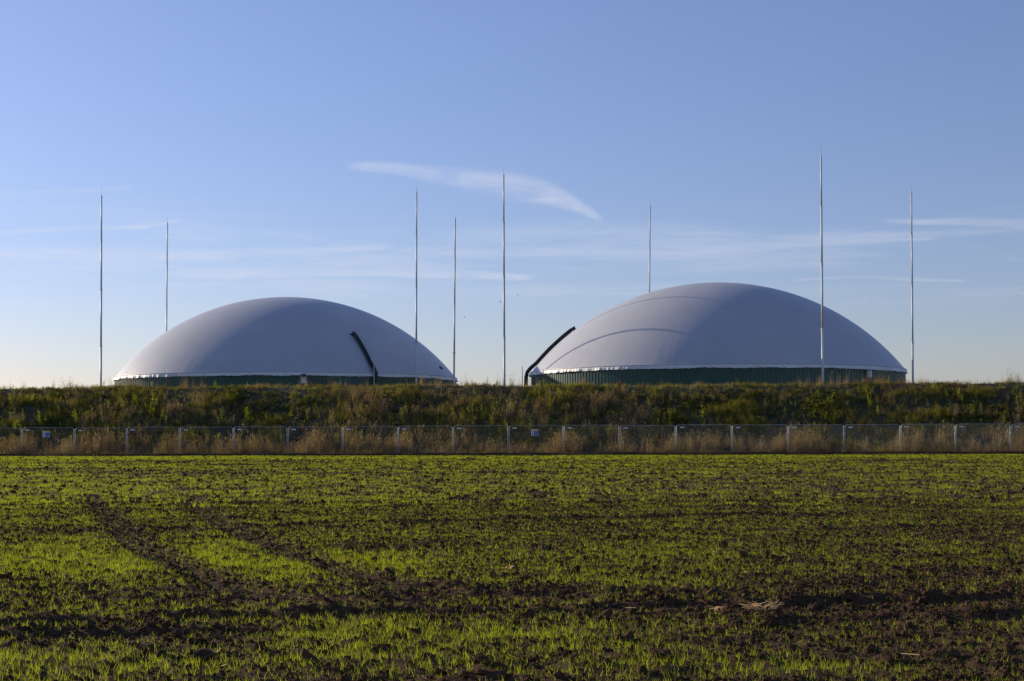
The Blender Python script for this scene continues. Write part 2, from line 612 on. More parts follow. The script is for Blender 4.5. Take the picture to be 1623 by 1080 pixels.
def scatter(name, pts, rotz, tilt, scl, coll, label=None, parent=None):
    n = len(pts)
    me = bpy.data.meshes.new(name)
    me.vertices.add(n)
    me.vertices.foreach_set('co', np.asarray(pts, np.float32).ravel())
    rot = np.stack([tilt[:, 0], tilt[:, 1], rotz], -1).astype(np.float32)
    a = me.attributes.new('rot', 'FLOAT_VECTOR', 'POINT')
    a.data.foreach_set('vector', rot.ravel())
    scl = np.asarray(scl, np.float32)
    if scl.ndim == 1:
        scl = np.repeat(scl[:, None], 3, 1)
    a = me.attributes.new('scl', 'FLOAT_VECTOR', 'POINT')
    a.data.foreach_set('vector', scl.ravel())
    me.update()
    ob = link(name, me, parent)
    ng = bpy.data.node_groups.new(name, 'GeometryNodeTree')
    ng.interface.new_socket('Geometry', in_out='INPUT', socket_type='NodeSocketGeometry')
    ng.interface.new_socket('Geometry', in_out='OUTPUT', socket_type='NodeSocketGeometry')
    nd, lk = ng.nodes, ng.links
    gi, go = nd.new('NodeGroupInput'), nd.new('NodeGroupOutput')
    ip = nd.new('GeometryNodeInstanceOnPoints')
    ci = nd.new('GeometryNodeCollectionInfo')
    ci.inputs['Collection'].default_value = coll
    ci.inputs['Separate Children'].default_value = True
    ci.inputs['Reset Children'].default_value = True
    ip.inputs['Pick Instance'].default_value = True
    ri = nd.new('FunctionNodeRandomValue')
    ri.data_type = 'INT'
    ri.inputs[4].default_value = 0
    ri.inputs[5].default_value = len(coll.objects) - 1
    at = nd.new('GeometryNodeInputNamedAttribute')
    at.data_type = 'FLOAT_VECTOR'
    at.inputs[0].default_value = 'rot'
    a2 = nd.new('GeometryNodeInputNamedAttribute')
    a2.data_type = 'FLOAT_VECTOR'
    a2.inputs[0].default_value = 'scl'
    e2r = nd.new('FunctionNodeEulerToRotation')
    lk.new(at.outputs[0], e2r.inputs[0])
    lk.new(gi.outputs[0], ip.inputs['Points'])
    lk.new(ci.outputs[0], ip.inputs['Instance'])
    lk.new(ri.outputs[2], ip.inputs['Instance Index'])
    lk.new(e2r.outputs[0], ip.inputs['Rotation'])
    lk.new(a2.outputs[0], ip.inputs['Scale'])
    lk.new(ip.outputs[0], go.inputs[0])
    md = ob.modifiers.new('scatter', 'NODES')
    md.node_group = ng
    tag(ob, label, kind='stuff')
    return ob


def in_view(x, y, margin=1.18, extra=1.0):
    return np.abs(x) < 0.36 * margin * y + extra


# --- wheat seedlings near the camera
def wheat_tuft(seed):
    r = random.Random(seed)
    mb = MB()
    for k in range(r.randint(2, 4)):
        a = r.uniform(0, math.tau)
        blade(mb, (r.uniform(-.014, .014), r.uniform(-.014, .014), -0.01), r.uniform(.045, .092), r.uniform(.0036, .0054),
              r.uniform(.005, .045), a, r.uniform(0, math.tau), 3)
    return mb.mesh('wheat_tuft', M['wheat'])


def wheat_patch(seed):
    r = random.Random(seed)
    mb = MB()
    for q in range(9):
        x, y = r.gauss(0, .15), r.gauss(0, .09)
        for k in range(4):
            blade(mb, (x + r.uniform(-.015, .015), y + r.uniform(-.015, .015), -0.015), r.uniform(.05, .095), r.uniform(.005, .0078),
                  r.uniform(.005, .05), r.uniform(0, math.tau), r.uniform(0, math.tau), 2)
    return mb.mesh('wheat_patch', M['wheat'])


tufts = source('wheat_tuft', [wheat_tuft(k) for k in range(8)])
patches = source('wheat_patch', [wheat_patch(100 + k) for k in range(8)])


def sow(n, y0, y1, rows=0.0):
    y = np.sqrt(rng.uniform(y0 ** 2, y1 ** 2, n))
    x = rng.uniform(-1, 1, n) * (0.36 * 1.16 * y + 0.9)
    if rows:
        yr = y + 0.05 * x
        yr = np.round(yr / rows) * rows + rng.normal(0, 0.028, n)
        y = yr - 0.05 * x
    return x, y


x, y = sow(400000, 6.8, 30, 0.125)
keep = rng.uniform(0, 1, len(x)) < 0.06 + 0.76 * lush(x, y)
x, y = x[keep], y[keep]
n = len(x)
big = 0.55 + 0.50 * lush(x, y)
scatter('wheat_seedlings', np.stack([x, y, field_height(x, y)], -1), rng.uniform(0, 6.28, n), rng.normal(0, .16, (n, 2)),
        big * rng.uniform(.65, 1.25, n), tufts, 'bright green wheat seedlings sprouting in the near part of the field')
x, y = sow(78000, 29.5, 91.2)
m = y < 88.75 - 0.0468 * x
x, y = x[m], y[m]
keep = rng.uniform(0, 1, len(x)) < lush(x, y)
x, y = x[keep], y[keep]
n = len(x)
scatter('distant_wheat_seedlings', np.stack([x, y, field_height(x, y)], -1), rng.normal(0.05, .25, n), np.zeros((n, 2)),
        rng.uniform(.8, 1.25, n), patches, 'olive green wheat seedlings in the far part of the field')


# --- clods
def clod_mesh(seed, n=2):
    r = np.random.default_rng(seed)
    import bmesh
    bm = bmesh.new()
    bmesh.ops.create_icosphere(bm, subdivisions=n, radius=1.0)
    ks = r.normal(0, 1, (9, 3))
    ph = r.uniform(0, 6.28, 9)
    am = r.uniform(.05, .16, 9)
    fr = np.array([1.2, 1.6, 2.2, 3, 3.6, 4.5, 5.5, 6.5, 8])
    sx, sy, sz = r.uniform(.8, 1.25), r.uniform(.75, 1.1), r.uniform(.5, .8)
    for v in bm.verts:
        p = np.array(v.co)
        d = 1 + sum(am[k] * math.sin(fr[k] * (ks[k] @ p) / np.linalg.norm(ks[k]) * 1.6 + ph[k]) for k in range(9))
        d += r.uniform(-.07, .07)
        v.co = Vector((p[0] * d * sx, p[1] * d * sy, p[2] * d * sz))
    me = bpy.data.meshes.new('clod')
    bm.to_mesh(me)
    bm.free()
    me.materials.append(M['soil'])
    return me


clods = source('clod', [clod_mesh(500 + k) for k in range(10)])
x, y = sow(190000, 6.8, 32)
w = np.clip(1.05 - lush(x, y), 0.18, 1) * np.clip(0.25 + 1.5 * fbm(x, y, .8, 61, 2), 0, 1.1)
for tr in TRACKS:
    w *= 1 - .6 * np.exp(-(seg_dist(x, y, tr)[0] / .3) ** 4)
keep = rng.uniform(0, 1, len(x)) < w
x, y = x[keep], y[keep]
n = len(x)
s = np.clip(np.exp(rng.normal(-4.4, .50, n)), .007, .055)
scatter('soil_clods', np.stack([x, y, field_height(x, y) + s * .18], -1), rng.uniform(0, 6.28, n), rng.normal(0, .5, (n, 2)), s, clods,
        'crumbled dark brown clods of earth between the seedlings')
x, y = sow(30000, 31, 88)
w = np.clip(1.1 - lush(x, y), 0.1, 1)
keep = rng.uniform(0, 1, len(x)) < w
x, y = x[keep], y[keep]
n = len(x)
s = np.clip(np.exp(rng.normal(-3.35, .4, n)), .02, .075)
scatter('distant_soil_clods', np.stack([x, y, field_height(x, y) + s * .15], -1), rng.uniform(0, 6.28, n), rng.normal(0, .4, (n, 2)), s, clods,
        'dark clods of earth in the far part of the field')


def straw_mesh(seed):
    r = random.Random(seed)
    mb = MB()
    L = r.uniform(.06, .16)
    mb.tube([(-L / 2, 0, .006), (0, r.uniform(-.01, .01), .012), (L / 2, 0, .006 + r.uniform(0, .03))], [.0028, .003, .002], 4)
    return mb.mesh('straw', M['straw'])


straws = source('straw', [straw_mesh(900 + k) for k in range(6)])
x, y = sow(520, 7, 34)
n = len(x)
scatter('loose_straws', np.stack([x, y, field_height(x, y) + .012], -1), rng.uniform(0, 6.28, n), rng.normal(0, .25, (n, 2)),
        rng.uniform(.45, 1.0, n), straws, 'short pale straws lying loose on the soil')

# ---------------------------------------------------------------- the bank
TOE, CREST, CREST_Z = 91.4, 102.3, 4.76
SKEW = 0.0468


def bank_height(x, y):
    x = np.asarray(x, float)
    y = np.asarray(y, float)
    py_ = np.array([-50, TOE - 1.2, TOE, TOE + 1.5, TOE + 4.5, CREST - 2.2, CREST - .7, CREST, CREST + 1.2, CREST + 2.5, CREST + 5, 400])
    pz_ = np.array([-.35, -.12, .02, 0.47, 1.90, 3.82, 4.53, CREST_Z, CREST_Z, 4.2, 3.2, 3.2])
    y = y + SKEW * x                 # the bank runs along the fence, a little askew
    z = np.interp(y + 0.5 * (fbm(x, y, 7, 91, 2) - .5), py_, pz_)
    k = np.clip((y - TOE) / 2, 0, 1) * np.clip((CREST + 6 - y) / 2, 0, 1)
    z += k * (0.30 * (fbm(x, y, 3.5, 93, 3) - .5) + 0.10 * (fbm(x, y, .7, 97, 2) - .5))
    z += 0.0012 * np.clip(x, -40, 40)
    return z


bx_ = axis((-400, -55, 23), (-55, 55, 0.3), (55, 400, 23))
by_ = axis((TOE - 1.2, CREST + 6, 0.3), (CREST + 6, 300, 38))
BX, BY = np.meshgrid(bx_, by_)
BY = BY - SKEW * np.clip(BX, -60, 60)
m_bank, t_, b_ = new_mat('bank_earth')
g_ = t_.n.new('ShaderNodeNewGeometry')
f1 = t_.noise(g_.outputs['Position'], 0.5, 4)
f2 = t_.noise(g_.outputs['Position'], 6, 4)
cc_ = t_.mix(t_.rng(f1, .35, .65), (0.050, 0.050, 0.022, 1), (0.075, 0.055, 0.032, 1))
t_.put(b_.inputs['Base Color'], t_.mix(t_.rng(f2, .3, .8), cc_, (0.030, 0.034, 0.014, 1)))
b_.inputs['Roughness'].default_value = 1.0
bump(t_, b_, f2, 1.0, .2)
bank = link('bank', grid_mesh('bank', BX, BY, bank_height(BX, BY), m_bank))
tag(bank, 'long earth bank overgrown with weeds in front of the tanks', kind='structure')


def dry_tuft(seed, tall=1.0):
    r = random.Random(seed)
    mb = MB()
    for k in range(26):
        a = r.uniform(0, math.tau)
        x, y = r.gauss(0, .09), r.gauss(0, .09)
        h = r.uniform(.25, .75) * tall
        ln = r.uniform(.03, .28) * h
        blade(mb, (x, y, -.03), h, r.uniform(.007, .013), ln, a, r.uniform(0, 6.28), 3)
        if r.random() < .4:   # a seed head
            c = (x + math.cos(a) * ln, y + math.sin(a) * ln, h * .93)
            leaf(mb, c, (math.cos(a) * .35, math.sin(a) * .35, 1), r.uniform(.08, .16), r.uniform(.016, .03), 0)
    return mb.mesh('dry_grass_tuft', M['dry'])


def grass_tuft(seed):
    r = random.Random(seed)
    mb = MB()
    for k in range(30):
        h = r.uniform(.12, .42)
        blade(mb, (r.gauss(0, .10), r.gauss(0, .10), -.03), h, r.uniform(.008, .014), r.uniform(.1, .55) * h,
              r.uniform(0, math.tau), r.uniform(0, 6.28), 3)
    return mb.mesh('grass_tuft', M['green_grass'])


def weed_parts(seed, h=None, stems=None):
    r = random.Random(seed)
    st, lv = MB(), MB()
    for q in range(stems or r.randint(1, 3)):
        H = (h or r.uniform(.45, .95)) * r.uniform(.8, 1.05)
        ax, ay = r.uniform(-.16, .16) * H, r.uniform(-.16, .16) * H
        bx, by = r.gauss(0, .05), r.gauss(0, .05)
        P = [(bx + ax * t * t, by + ay * t * t, H * t - .03 * (t == 0)) for t in (0, .33, .66, 1)]
        st.tube(P, [.009, .008, .006, .003], 4)
        nl = int(34 * H + 8)
        for k in range(nl):
            t = r.uniform(.12, 1) ** .8
            p = (bx + ax * t * t, by + ay * t * t, H * t)
            a = r.uniform(0, math.tau)
            L = r.uniform(.10, .23) * (1.15 - .55 * t)
            leaf(lv, p, (math.cos(a), math.sin(a), r.uniform(.1, .9)), L, L * r.uniform(.28, .45), r.uniform(.1, .5))
    return st, lv


def weed_tuft(seed, mat='weed'):
    st, lv = weed_parts(seed)
    i = len(lv.v)
    lv.v += st.v
    lv.f += [tuple(i + k for k in f) for f in st.f]
    return lv.mesh('weed', M[mat])


def cover_clump(seed, mat='cover'):
    r = random.Random(seed)
    mb = MB()
    for k in range(46):
        a, q = r.uniform(0, math.tau), abs(r.gauss(0, .16))
        z = r.uniform(.0, .16) * max(0.2, 1 - q / .4)
        b = r.uniform(0, math.tau)
        L = r.uniform(.05, .12)
        leaf(mb, (math.cos(a) * q, math.sin(a) * q, z), (math.cos(b), math.sin(b), r.uniform(0, .9)), L, L * r.uniform(.4, .7), .25)
    return mb.mesh('low_cover', M[mat])


def dock_rosette(seed):
    r = random.Random(seed)
    mb = MB()
    for k in range(11):
        a = r.uniform(0, math.tau)
        L = r.uniform(.14, .30)
        leaf(mb, (0, 0, .02), (math.cos(a), math.sin(a), r.uniform(.25, 1.3)), L, L * r.uniform(.3, .45), .35)
    return mb.mesh('dock', M['dock'])


def bank_px(x, y):
    return 811.5 + x / y * F


def bump1(v, c, w):
    return np.exp(-((v - c) / w) ** 2)


def on_bank(n, y0=TOE - 1.35, y1=CREST + 2.2):
    x = rng.uniform(-47, 47, n)
    y = rng.uniform(y0, y1, n)
    s = (y - TOE) / (CREST - TOE)
    y = y - SKEW * x
    return x, y, s, bank_px(x, y)


def plant(name, n, prob, coll, label, smin, smax, sz=1.0, tilt=.12, **kw):
    x, y, s, px = on_bank(n, **kw)
    p = prob(s, px) * np.clip(0.75 + 4.2 * (fbm(x, y, 2.6, len(name) * 13, 3) - .5), 0.55 if 'grass' in name else 0.06, 1.7)
    keep = rng.uniform(0, 1, n) < p
    x, y, s = x[keep], y[keep], s[keep]
    k = len(x)
    sc = rng.uniform(smin, smax, k) * np.clip(.95 + 2.0 * (fbm(x, y, 1.8, len(name) * 7 + 3, 2) - .5), .5, 1.5)
    sc = sc * (1 - .35 * np.clip((s - .86) / .06, 0, 1) * (name != 'crest_stalks'))
    scl = np.stack([sc, sc, sc * (sz(s) if callable(sz) else sz)], -1)
    return scatter(name, np.stack([x, y, np.maximum(bank_height(x, y), np.where(s < .2, .08, -9))], -1), rng.uniform(0, 6.28, k), rng.normal(0, tilt, (k, 2)), scl, coll, label)


def p_brown(s, px):
    p = .95 * (1 - np.clip((s - .06) / .10, 0, 1))
    p += .55 * bump1(px, 300, 70) * bump1(s, .72, .3) + .4 * bump1(px, 620, 110) * bump1(s, .6, .4) + .7 * bump1(px, 1410, 55) * bump1(s, .85, .2)
    p += .45 * bump1(px, 560, 40) * bump1(s, .8, .3) + .3 * bump1(px, 860, 160) * bump1(s, .65, .35) + .4 * bump1(px, 230, 60) * bump1(s, .4, .2)
    p += .11 + .22 * np.clip((s - .93) / .05, 0, 1) * (s < 1.12)
    p *= 1 - .7 * bump1(px, 450, 85) * bump1(s, .7, .3) - .6 * bump1(px, 1230, 130) * bump1(s, .65, .35)
    return np.clip(p, 0, 1)


def p_low(s, px):
    p = .25 + .7 * bump1(px, 440, 100) + .75 * bump1(px, 1220, 170) + .35 * bump1(px, 1560, 90) + .3 * bump1(px, 60, 80)
    return np.clip(p * np.clip((s - .14) / .15, 0, 1) * (s < 1.1), 0, 1)


def p_weed(s, px):
    p = .16 + .35 * bump1(px, 80, 110) * bump1(s, .45, .25) + .25 * bump1(px, 920, 110) + .35 * bump1(px, 1530, 90) * bump1(s, .45, .25) + .2 * bump1(px, 760, 60)
    p *= 1 - .6 * np.clip((s - .86) / .08, 0, 1)
    return np.clip(p * np.clip((s - .05) / .15, 0, 1), 0, 1)


scatter_dry = source('dry_grass_tuft', [dry_tuft(1200 + k) for k in range(7)])
scatter_tall = source('tall_dry_stalks', [dry_tuft(1300 + k, 1.35) for k in range(5)])
scatter_grass = source('grass_tuft', [grass_tuft(1400 + k) for k in range(6)])
scatter_weed = source('weed', [weed_tuft(1500 + k) for k in range(8)])
scatter_cover = source('low_cover', [cover_clump(1600 + k) for k in range(6)])
scatter_dock = source('dock', [dock_rosette(1700 + k) for k in range(5)])
scatter_rust = source('rusty_weed', [cover_clump(1800, 'rust'), cover_clump(1801, 'rust'), weed_tuft(1802, 'rust'), weed_tuft(1803, 'rust')])

plant('dry_bank_grass', 19000, p_brown, scatter_dry, 'dry brown grass standing along the foot of the bank and in patches above', .7, 1.3, lambda s: np.where(s < -.05, .55, np.where(s < .2, 1.2, np.where(s > .88, .5, .75))))
plant('green_bank_grass', 26000, lambda s, px: np.clip((.55 + .2 * bump1(s, 1, .1)) * np.clip((s + .02) / .2, .25, 1), 0, 1), scatter_grass,
      'short green grass covering the bank', .7, 1.35)
plant('low_leafy_cover', 13000, p_low, scatter_cover, 'low dark green leafy cover on the bank', .7, 1.5)
plant('leafy_weeds', 5500, p_weed, scatter_weed, 'small leafy green weeds growing all over the bank', .55, 1.05)
plant('dock_plants', 3000, lambda s, px: np.clip((.25 + .6 * bump1(px, 1230, 150)) * (s > .15) * (s < 1), 0, 1), scatter_dock,
      'pale broad-leaved docks dotted over the bank', .7, 1.4)
plant('rusty_weeds', 700, lambda s, px: np.clip((.3 + .3 * bump1(px, 1200, 200)) * (s > .1), 0, 1), scatter_rust,
      'rust coloured dying weeds on the bank', .6, 1.2)
plant('crest_stalks', 620, lambda s, px: .55 + 0 * s, scatter_tall, 'thin dry stalks standing against the sky along the crest', .35, .8, 1.0, .1,
      y0=CREST - .6, y1=CREST + 1.4)


# individual tall weeds one can pick out on the slope
def bank_point(px, py):
    """where the line of sight through that spot of the photograph meets the bank"""
    ux, uz = (px - 811.5) / F, (682 - py) / F
    for yy in np.arange(TOE - 1.5, CREST + 1.5, .05):
        if bank_height(np.array([ux * yy]), np.array([yy]))[0] >= CAM_H + uz * yy:
            return ux * yy, yy
    return ux * CREST, CREST


WEEDS = [(17, 672, .95, 'tall yellow-green weed on the bank at the left edge of the photo'),
         (63, 671, 1.05, 'bright green weed rising behind the fence just left of the left safety sign'),
         (76, 640, .9, 'dark leafy weed high on the bank straight above the left safety sign'),
         (95, 660, .9, 'slender green weed on the bank just right of the left safety sign'),
         (121, 673, 1.1, 'bushy bright weed behind the fence joint right of the left safety sign'),
         (138, 672, 1.0, 'bright weed behind the fence just left of the leftmost mast'),
         (171, 650, .85, 'yellow-green weed mid bank just right of the leftmost mast'),
         (195, 649, .75, 'small bright weed mid bank under the left end of the left tank'),
         (214, 640, .9, 'upright weed near the crest under the left rim of the left tank'),
         (391, 671, 1.35, 'tallest yellow-green weed, leaning, below the left tank dome'),
         (488, 670, .95, 'green weed just above the fence below the round vent of the left tank'),
         (700, 660, .9, 'pale green weed on the bank below the right end of the left tank'),
         (779, 660, 1.0, 'bushy green weed on the bank below the mast between the tanks'),
         (871, 652, 1.05, 'bright broad weed mid bank below the left end of the right tank'),
         (942, 666, .95, 'yellow weed above the fence, right of the middle safety sign'),
         (1135, 662, .8, 'small green weed on the bank below the middle of the right dome'),
         (1378, 650, 1.15, 'tall pale weed on the bank below the white box of the right tank'),
         (1487, 668, 1.0, 'bright weed above the fence, left one of a pair right of the rightmost mast'),
         (1503, 668, .95, 'bright weed above the fence, right one of a pair right of the rightmost mast'),
         (1541, 666, 1.05, 'yellow-green weed above the fence, second from the right edge'),
         (1555, 666, 1.15, 'tallest bright weed near the right edge of the bank')]
for k, (px, py, h, lab) in enumerate(WEEDS):
    wx, wy = bank_point(px, py)
    e = tag(link('tall_weed', None), lab, 'weed', 'tall weeds on the bank')
    e.location = (wx, wy, float(bank_height(np.array([wx]), np.array([wy]))[0]))
    st, lv = weed_parts(3000 + k, h, 3)
    st.build('stem', M['weed'], e)
    tag(lv.build('leaves', M['weed'], e), kind='stuff')

# ---------------------------------------------------------------- tanks
TANK_R, RIM_Z, CAP_H = 16.24, 6.28, 8.18
SPH_R = (TANK_R ** 2 + CAP_H ** 2) / (2 * CAP_H)
INNER_Z = 3.15


def dome_z(r, sag=0.0):
    return RIM_Z + 0.30 + (math.sqrt(max(0, SPH_R ** 2 - r * r)) - (SPH_R - CAP_H)) * (CAP_H - 0.30) / CAP_H


def make_dome_mesh():
    NR, NA = 56, 160
    X, Y, Z = [], [], []
    rr = [TANK_R * math.sin(k / NR * math.pi / 2) for k in range(NR + 1)]
    V, Fc = [(0, 0, dome_z(0))], []
    for k in range(1, NR + 1):
        for j in range(NA):
            a = math.tau * j / NA
            V.append((rr[k] * math.cos(a), rr[k] * math.sin(a), dome_z(rr[k])))
    for j in range(NA):
        Fc.append((0, 1 + j, 1 + (j + 1) % NA))
    for k in range(NR - 1):
        b = 1 + k * NA
        for j in range(NA):
            j2 = (j + 1) % NA
            Fc.append((b + j, b + NA + j, b + NA + j2, b + j2))
    me = bpy.data.meshes.new('membrane')
    me.from_pydata(V, [], Fc)
    me.materials.append(M['membrane'])
    me.polygons.foreach_set('use_smooth', [True] * len(me.polygons))
    return me


def make_skirt_mesh(seed):
    """the loose flap below the clamping rail: hanging folds and an uneven hem"""
    NA = 1500
    a = np.linspace(0, math.tau, NA, endpoint=False)
    q = a * TANK_R
    per = lambda s, sd: 0.5 * (vnoise(q, q * 0, s, sd) + vnoise(q[::-1], q * 0, s, sd + 5))
    f1, f2, f3 = per(.55, seed) - .5, per(.23, seed + 1) - .5, per(1.6, seed + 2) - .5
    rows = []
    for t, base, amp, z in ((0, .03, .02, RIM_Z + .33), (.25, .08, .05, RIM_Z + .26), (.6, .10, .11, RIM_Z + .16), (1, .11, .18, RIM_Z + .05)):
        rad = TANK_R + base + amp * (f1 + .8 * f2) * 1.1
        zz = z + t * (.10 * f3 + .07 * f2)
        rows.append(np.stack([rad * np.cos(a), rad * np.sin(a), zz], -1))
    V = np.concatenate(rows)
    Fc = []
    for k in range(3):
        for j in range(NA):
            j2 = (j + 1) % NA
            Fc.append((k * NA + j, (k + 1) * NA + j, (k + 1) * NA + j2, k * NA + j2))
    me = bpy.data.meshes.new('skirt')
    me.from_pydata([tuple(v) for v in V], [], Fc)
    me.materials.append(M['skirt'])
    return me


def make_wall_mesh():
    """trapezoidal steel sheet wrapped round the tank"""
    ribs = 312
    prof = ((0, 0), (.32, 0), (.42, .042), (.78, .042), (.88, 0))
    V, Fc = [], []
    for z in (INNER_Z - .6, RIM_Z + .12):
        for k in range(ribs):
            for t, d in prof:
                a = math.tau * (k + t) / ribs
                V.append(((TANK_R - .06 + d) * math.cos(a), (TANK_R - .06 + d) * math.sin(a), z))
    n = ribs * len(prof)
    for j in range(n):
        Fc.append((j, (j + 1) % n, n + (j + 1) % n, n + j))
    me = bpy.data.meshes.new('cladding')
    me.from_pydata(V, [], Fc)
    me.materials.append(M['cladding'])
    return me


dome_me, wall_me = make_dome_mesh(), make_wall_mesh()


def make_tank(cx, cy, label, hose_az, vent_az, vent_kind, rod_az, seed, h0):
    e = tag(link('gas_storage_tank', None), label, 'tank', 'domed gas storage tanks')
    e.location = (cx, cy, 0)
    d = Vector((-cx, -cy, 0)).normalized()
    rt = Vector((-d.y, d.x, 0))

    def pol(az_, r, z):
        v = (d * math.cos(R(az_)) + rt * math.sin(R(az_))) * r
        return Vector((v.x, v.y, z))

    link('membrane', dome_me, e)
    tag(link('skirt', make_skirt_mesh(seed), e), 'loose white flap of membrane hanging in folds below the rim')
    link('wall', wall_me, e)
    rail = MB()
    NA = 180
    rail.tube([((TANK_R + .035) * math.cos(math.tau * k / NA), (TANK_R + .035) * math.sin(math.tau * k / NA), RIM_Z + .36) for k in range(NA + 1)], .035, 6, False)
    rail.build('clamping_rail', M['membrane'], e, True)
    # hose
    h = MB()
    pts = [pol(hose_az, TANK_R * h0, dome_z(TANK_R * h0) - .15), pol(hose_az, TANK_R * (h0 + .003), dome_z(TANK_R * (h0 + .003)) + .22)]
    for k in range(9):
        r = TANK_R * (h0 + .016 + (.944 - h0) * k / 8)
        nz = math.sqrt(1 - (r / SPH_R) ** 2)
        off = .19
        pts.append(pol(hose_az, r + off * r / SPH_R, dome_z(r) + off * nz))
    pts += [pol(hose_az, TANK_R + .05, RIM_Z + .74), pol(hose_az, TANK_R + .32, RIM_Z + .40), pol(hose_az, TANK_R + .42, RIM_Z - .02), pol(hose_az, TANK_R + .44, RIM_Z - .4), pol(hose_az, TANK_R + .44, INNER_Z - .3)]
    h.tube(pts, .175, 12)
    ho = h.build('air_hose', M['hose'], e, True)
    b = MB()
    p0, p1 = pol(hose_az, TANK_R * h0, dome_z(TANK_R * h0) + .0), pol(hose_az, TANK_R * h0, dome_z(TANK_R * h0) + .10)
    b.tube([p0, p1], [.32, .30], 14)
    b.build('hose_flange', M['dark'], ho)
    rod = MB()
    rod.tube([pol(rod_az, TANK_R + .75, INNER_Z - .3), pol(rod_az, TANK_R + .75, 7.25)], [.045, .03], 6)
    rod.build('vent_rod', M['galv'], e)
    # box or vent on the wall
    q = pol(vent_az, 1, 0).normalized()
    tz = math.atan2(q.y, q.x)
    vb = MB()
    vb.tube([pol(vent_az, TANK_R + .16, RIM_Z - .62), pol(vent_az, TANK_R + .16, RIM_Z - .05 if vent_kind == 'box' else RIM_Z - .02)], [.24, .23], 14)
    vb.box(tuple(pol(vent_az, TANK_R + .05, RIM_Z - .34)), (.22, .22, .5))
    vo = vb.build('vent_box', M['white'], e)
    if vent_kind == 'round':
        dk = MB()
        dk.tube([pol(vent_az, TANK_R + .1, RIM_Z + .03), pol(vent_az, TANK_R + .48, RIM_Z + .03)], [.17, .17], 16)
        dk.build('vent_mouth', M['dark'], vo)
        sw = MB()
        r = TANK_R * .955
        sw.tube([pol(65, r, dome_z(r) - .05), pol(65, r + .07, dome_z(r) + .05)], [.22, .2], 14)
        sw.build('sight_glass', M['dark'], e)
    else:
        dk = MB()
        dk.tube([pol(vent_az, TANK_R + .16, RIM_Z - .05), pol(vent_az, TANK_R + .16, RIM_Z + .02)], [.26, .24], 14)
        dk.build('vent_cap', M['dark'], vo)
    return e


make_tank(-21.60, 137.60, 'left gas tank, smaller in view, grey dome with black hose on its front', 27.0, 4.4, 'round', 25.6, 21, .78)
make_tank(17.91, 125.42, 'right gas tank, larger in view, dome with thin arched shadows and hose at left', -80.0, 47.5, 'box', -84.0, 57, .762)

# ---------------------------------------------------------------- lightning masts
MASTS = [  # px of top, py of tip, py of pole top, distance, px at the crest, label
    (161.0, 296, 310, 124.3, 160.0, 'lightning mast standing left of the left tank, leftmost of all masts'),
    (265.5, 342, 353, 150.0, 263.3, 'thin lightning mast rising from behind the left tank dome'),
    (660.5, 290, 304, 127.2, 659.7, 'lightning mast in front of the right half of the left dome'),
    (721.7, 341, 346, 130.6, 719.6, 'thin lightning mast at the right end of the left tank'),
    (798.3, 262, 277, 114.8, 799.6, 'tall lightning mast between the two tanks against open sky'),
    (1030.6, 318, 327, 145.0, 1028.2, 'lightning mast rising from behind the right tank dome'),
    (1301.3, 230, 246, 107.1, 1304.2, 'tallest lightning mast, in front of the right tank dome'),
    (1444.5, 292, 303, 127.0, 1447.0, 'lightning mast just right of the right tank, rightmost of all masts'),
]
for px, ytip, ytop, D, pxb, lab in MASTS:
    roll = lambda p, q: (682 - q - (p - 811.5) * math.tan(R(.18)), (p - 811.5) + (682 - q) * math.tan(R(.18)))
    vt, ut = roll(px, ytop)
    vb_, ub = roll(pxb, 606)
    ztip = CAM_H + roll(px, ytip)[0] / F * D
    ztop = CAM_H + vt / F * D
    xt, xb, zb = ut / F * D, ub / F * D, CAM_H + vb_ / F * D
    x0 = xb + (xb - xt) / (ztop - zb) * (zb - INNER_Z)
    e = tag(link('lightning_mast', None), lab, 'mast', 'lightning masts round the tanks')
    e.location = (x0, D, INNER_Z - .15)
    H = ztop - INNER_Z + .15
    dx = (xt - x0) / H
    steps = [(0, .32, .092), (.32, .575, .082), (.575, .80, .073), (.80, 1.0, .062)]
    for a, b, rad in steps:
        s_ = MB()
        s_.tube([(dx * H * a, 0, H * a - .05), (dx * H * b, 0, H * b)], [rad, rad * .97], 10)
        so = s_.build('mast_section', M['mast'], e, True)
        if a > 0:
            k_ = MB()
            k_.tube([(dx * H * a, 0, H * a - .16), (dx * H * a, 0, H * a + .03)], rad * 1.35, 10)
            k_.build('joint_collar', M['mast'], so)
    s_ = MB()
    s_.tube([(dx * H, 0, H - .05), (dx * H + dx * (ztip - ztop), 0, H + ztip - ztop)], [.022, .008], 6)
    s_.build('tip_rod', M['mast'], e)
    s_ = MB()
    s_.box((0, 0, .03), (.45, .45, .05))
    s_.build('base_plate', M['galv'], e)

# ---------------------------------------------------------------- fence
POSTS = [-48, 35, 118, 201, 285, 370, 456, 543, 631, 718, 806, 893, 982, 1071, 1160, 1249, 1338, 1427, 1514, 1602, 1690]


def fence_pt(px):
    t = (px - 35) / (1602 - 35)
    Y = 92.0 - 2.9 * t + 0.9 * (t - .5) ** 2
    return (px - 811.5) / F * Y, Y


PW, PH, CR = 3.42, 1.92, 0.16


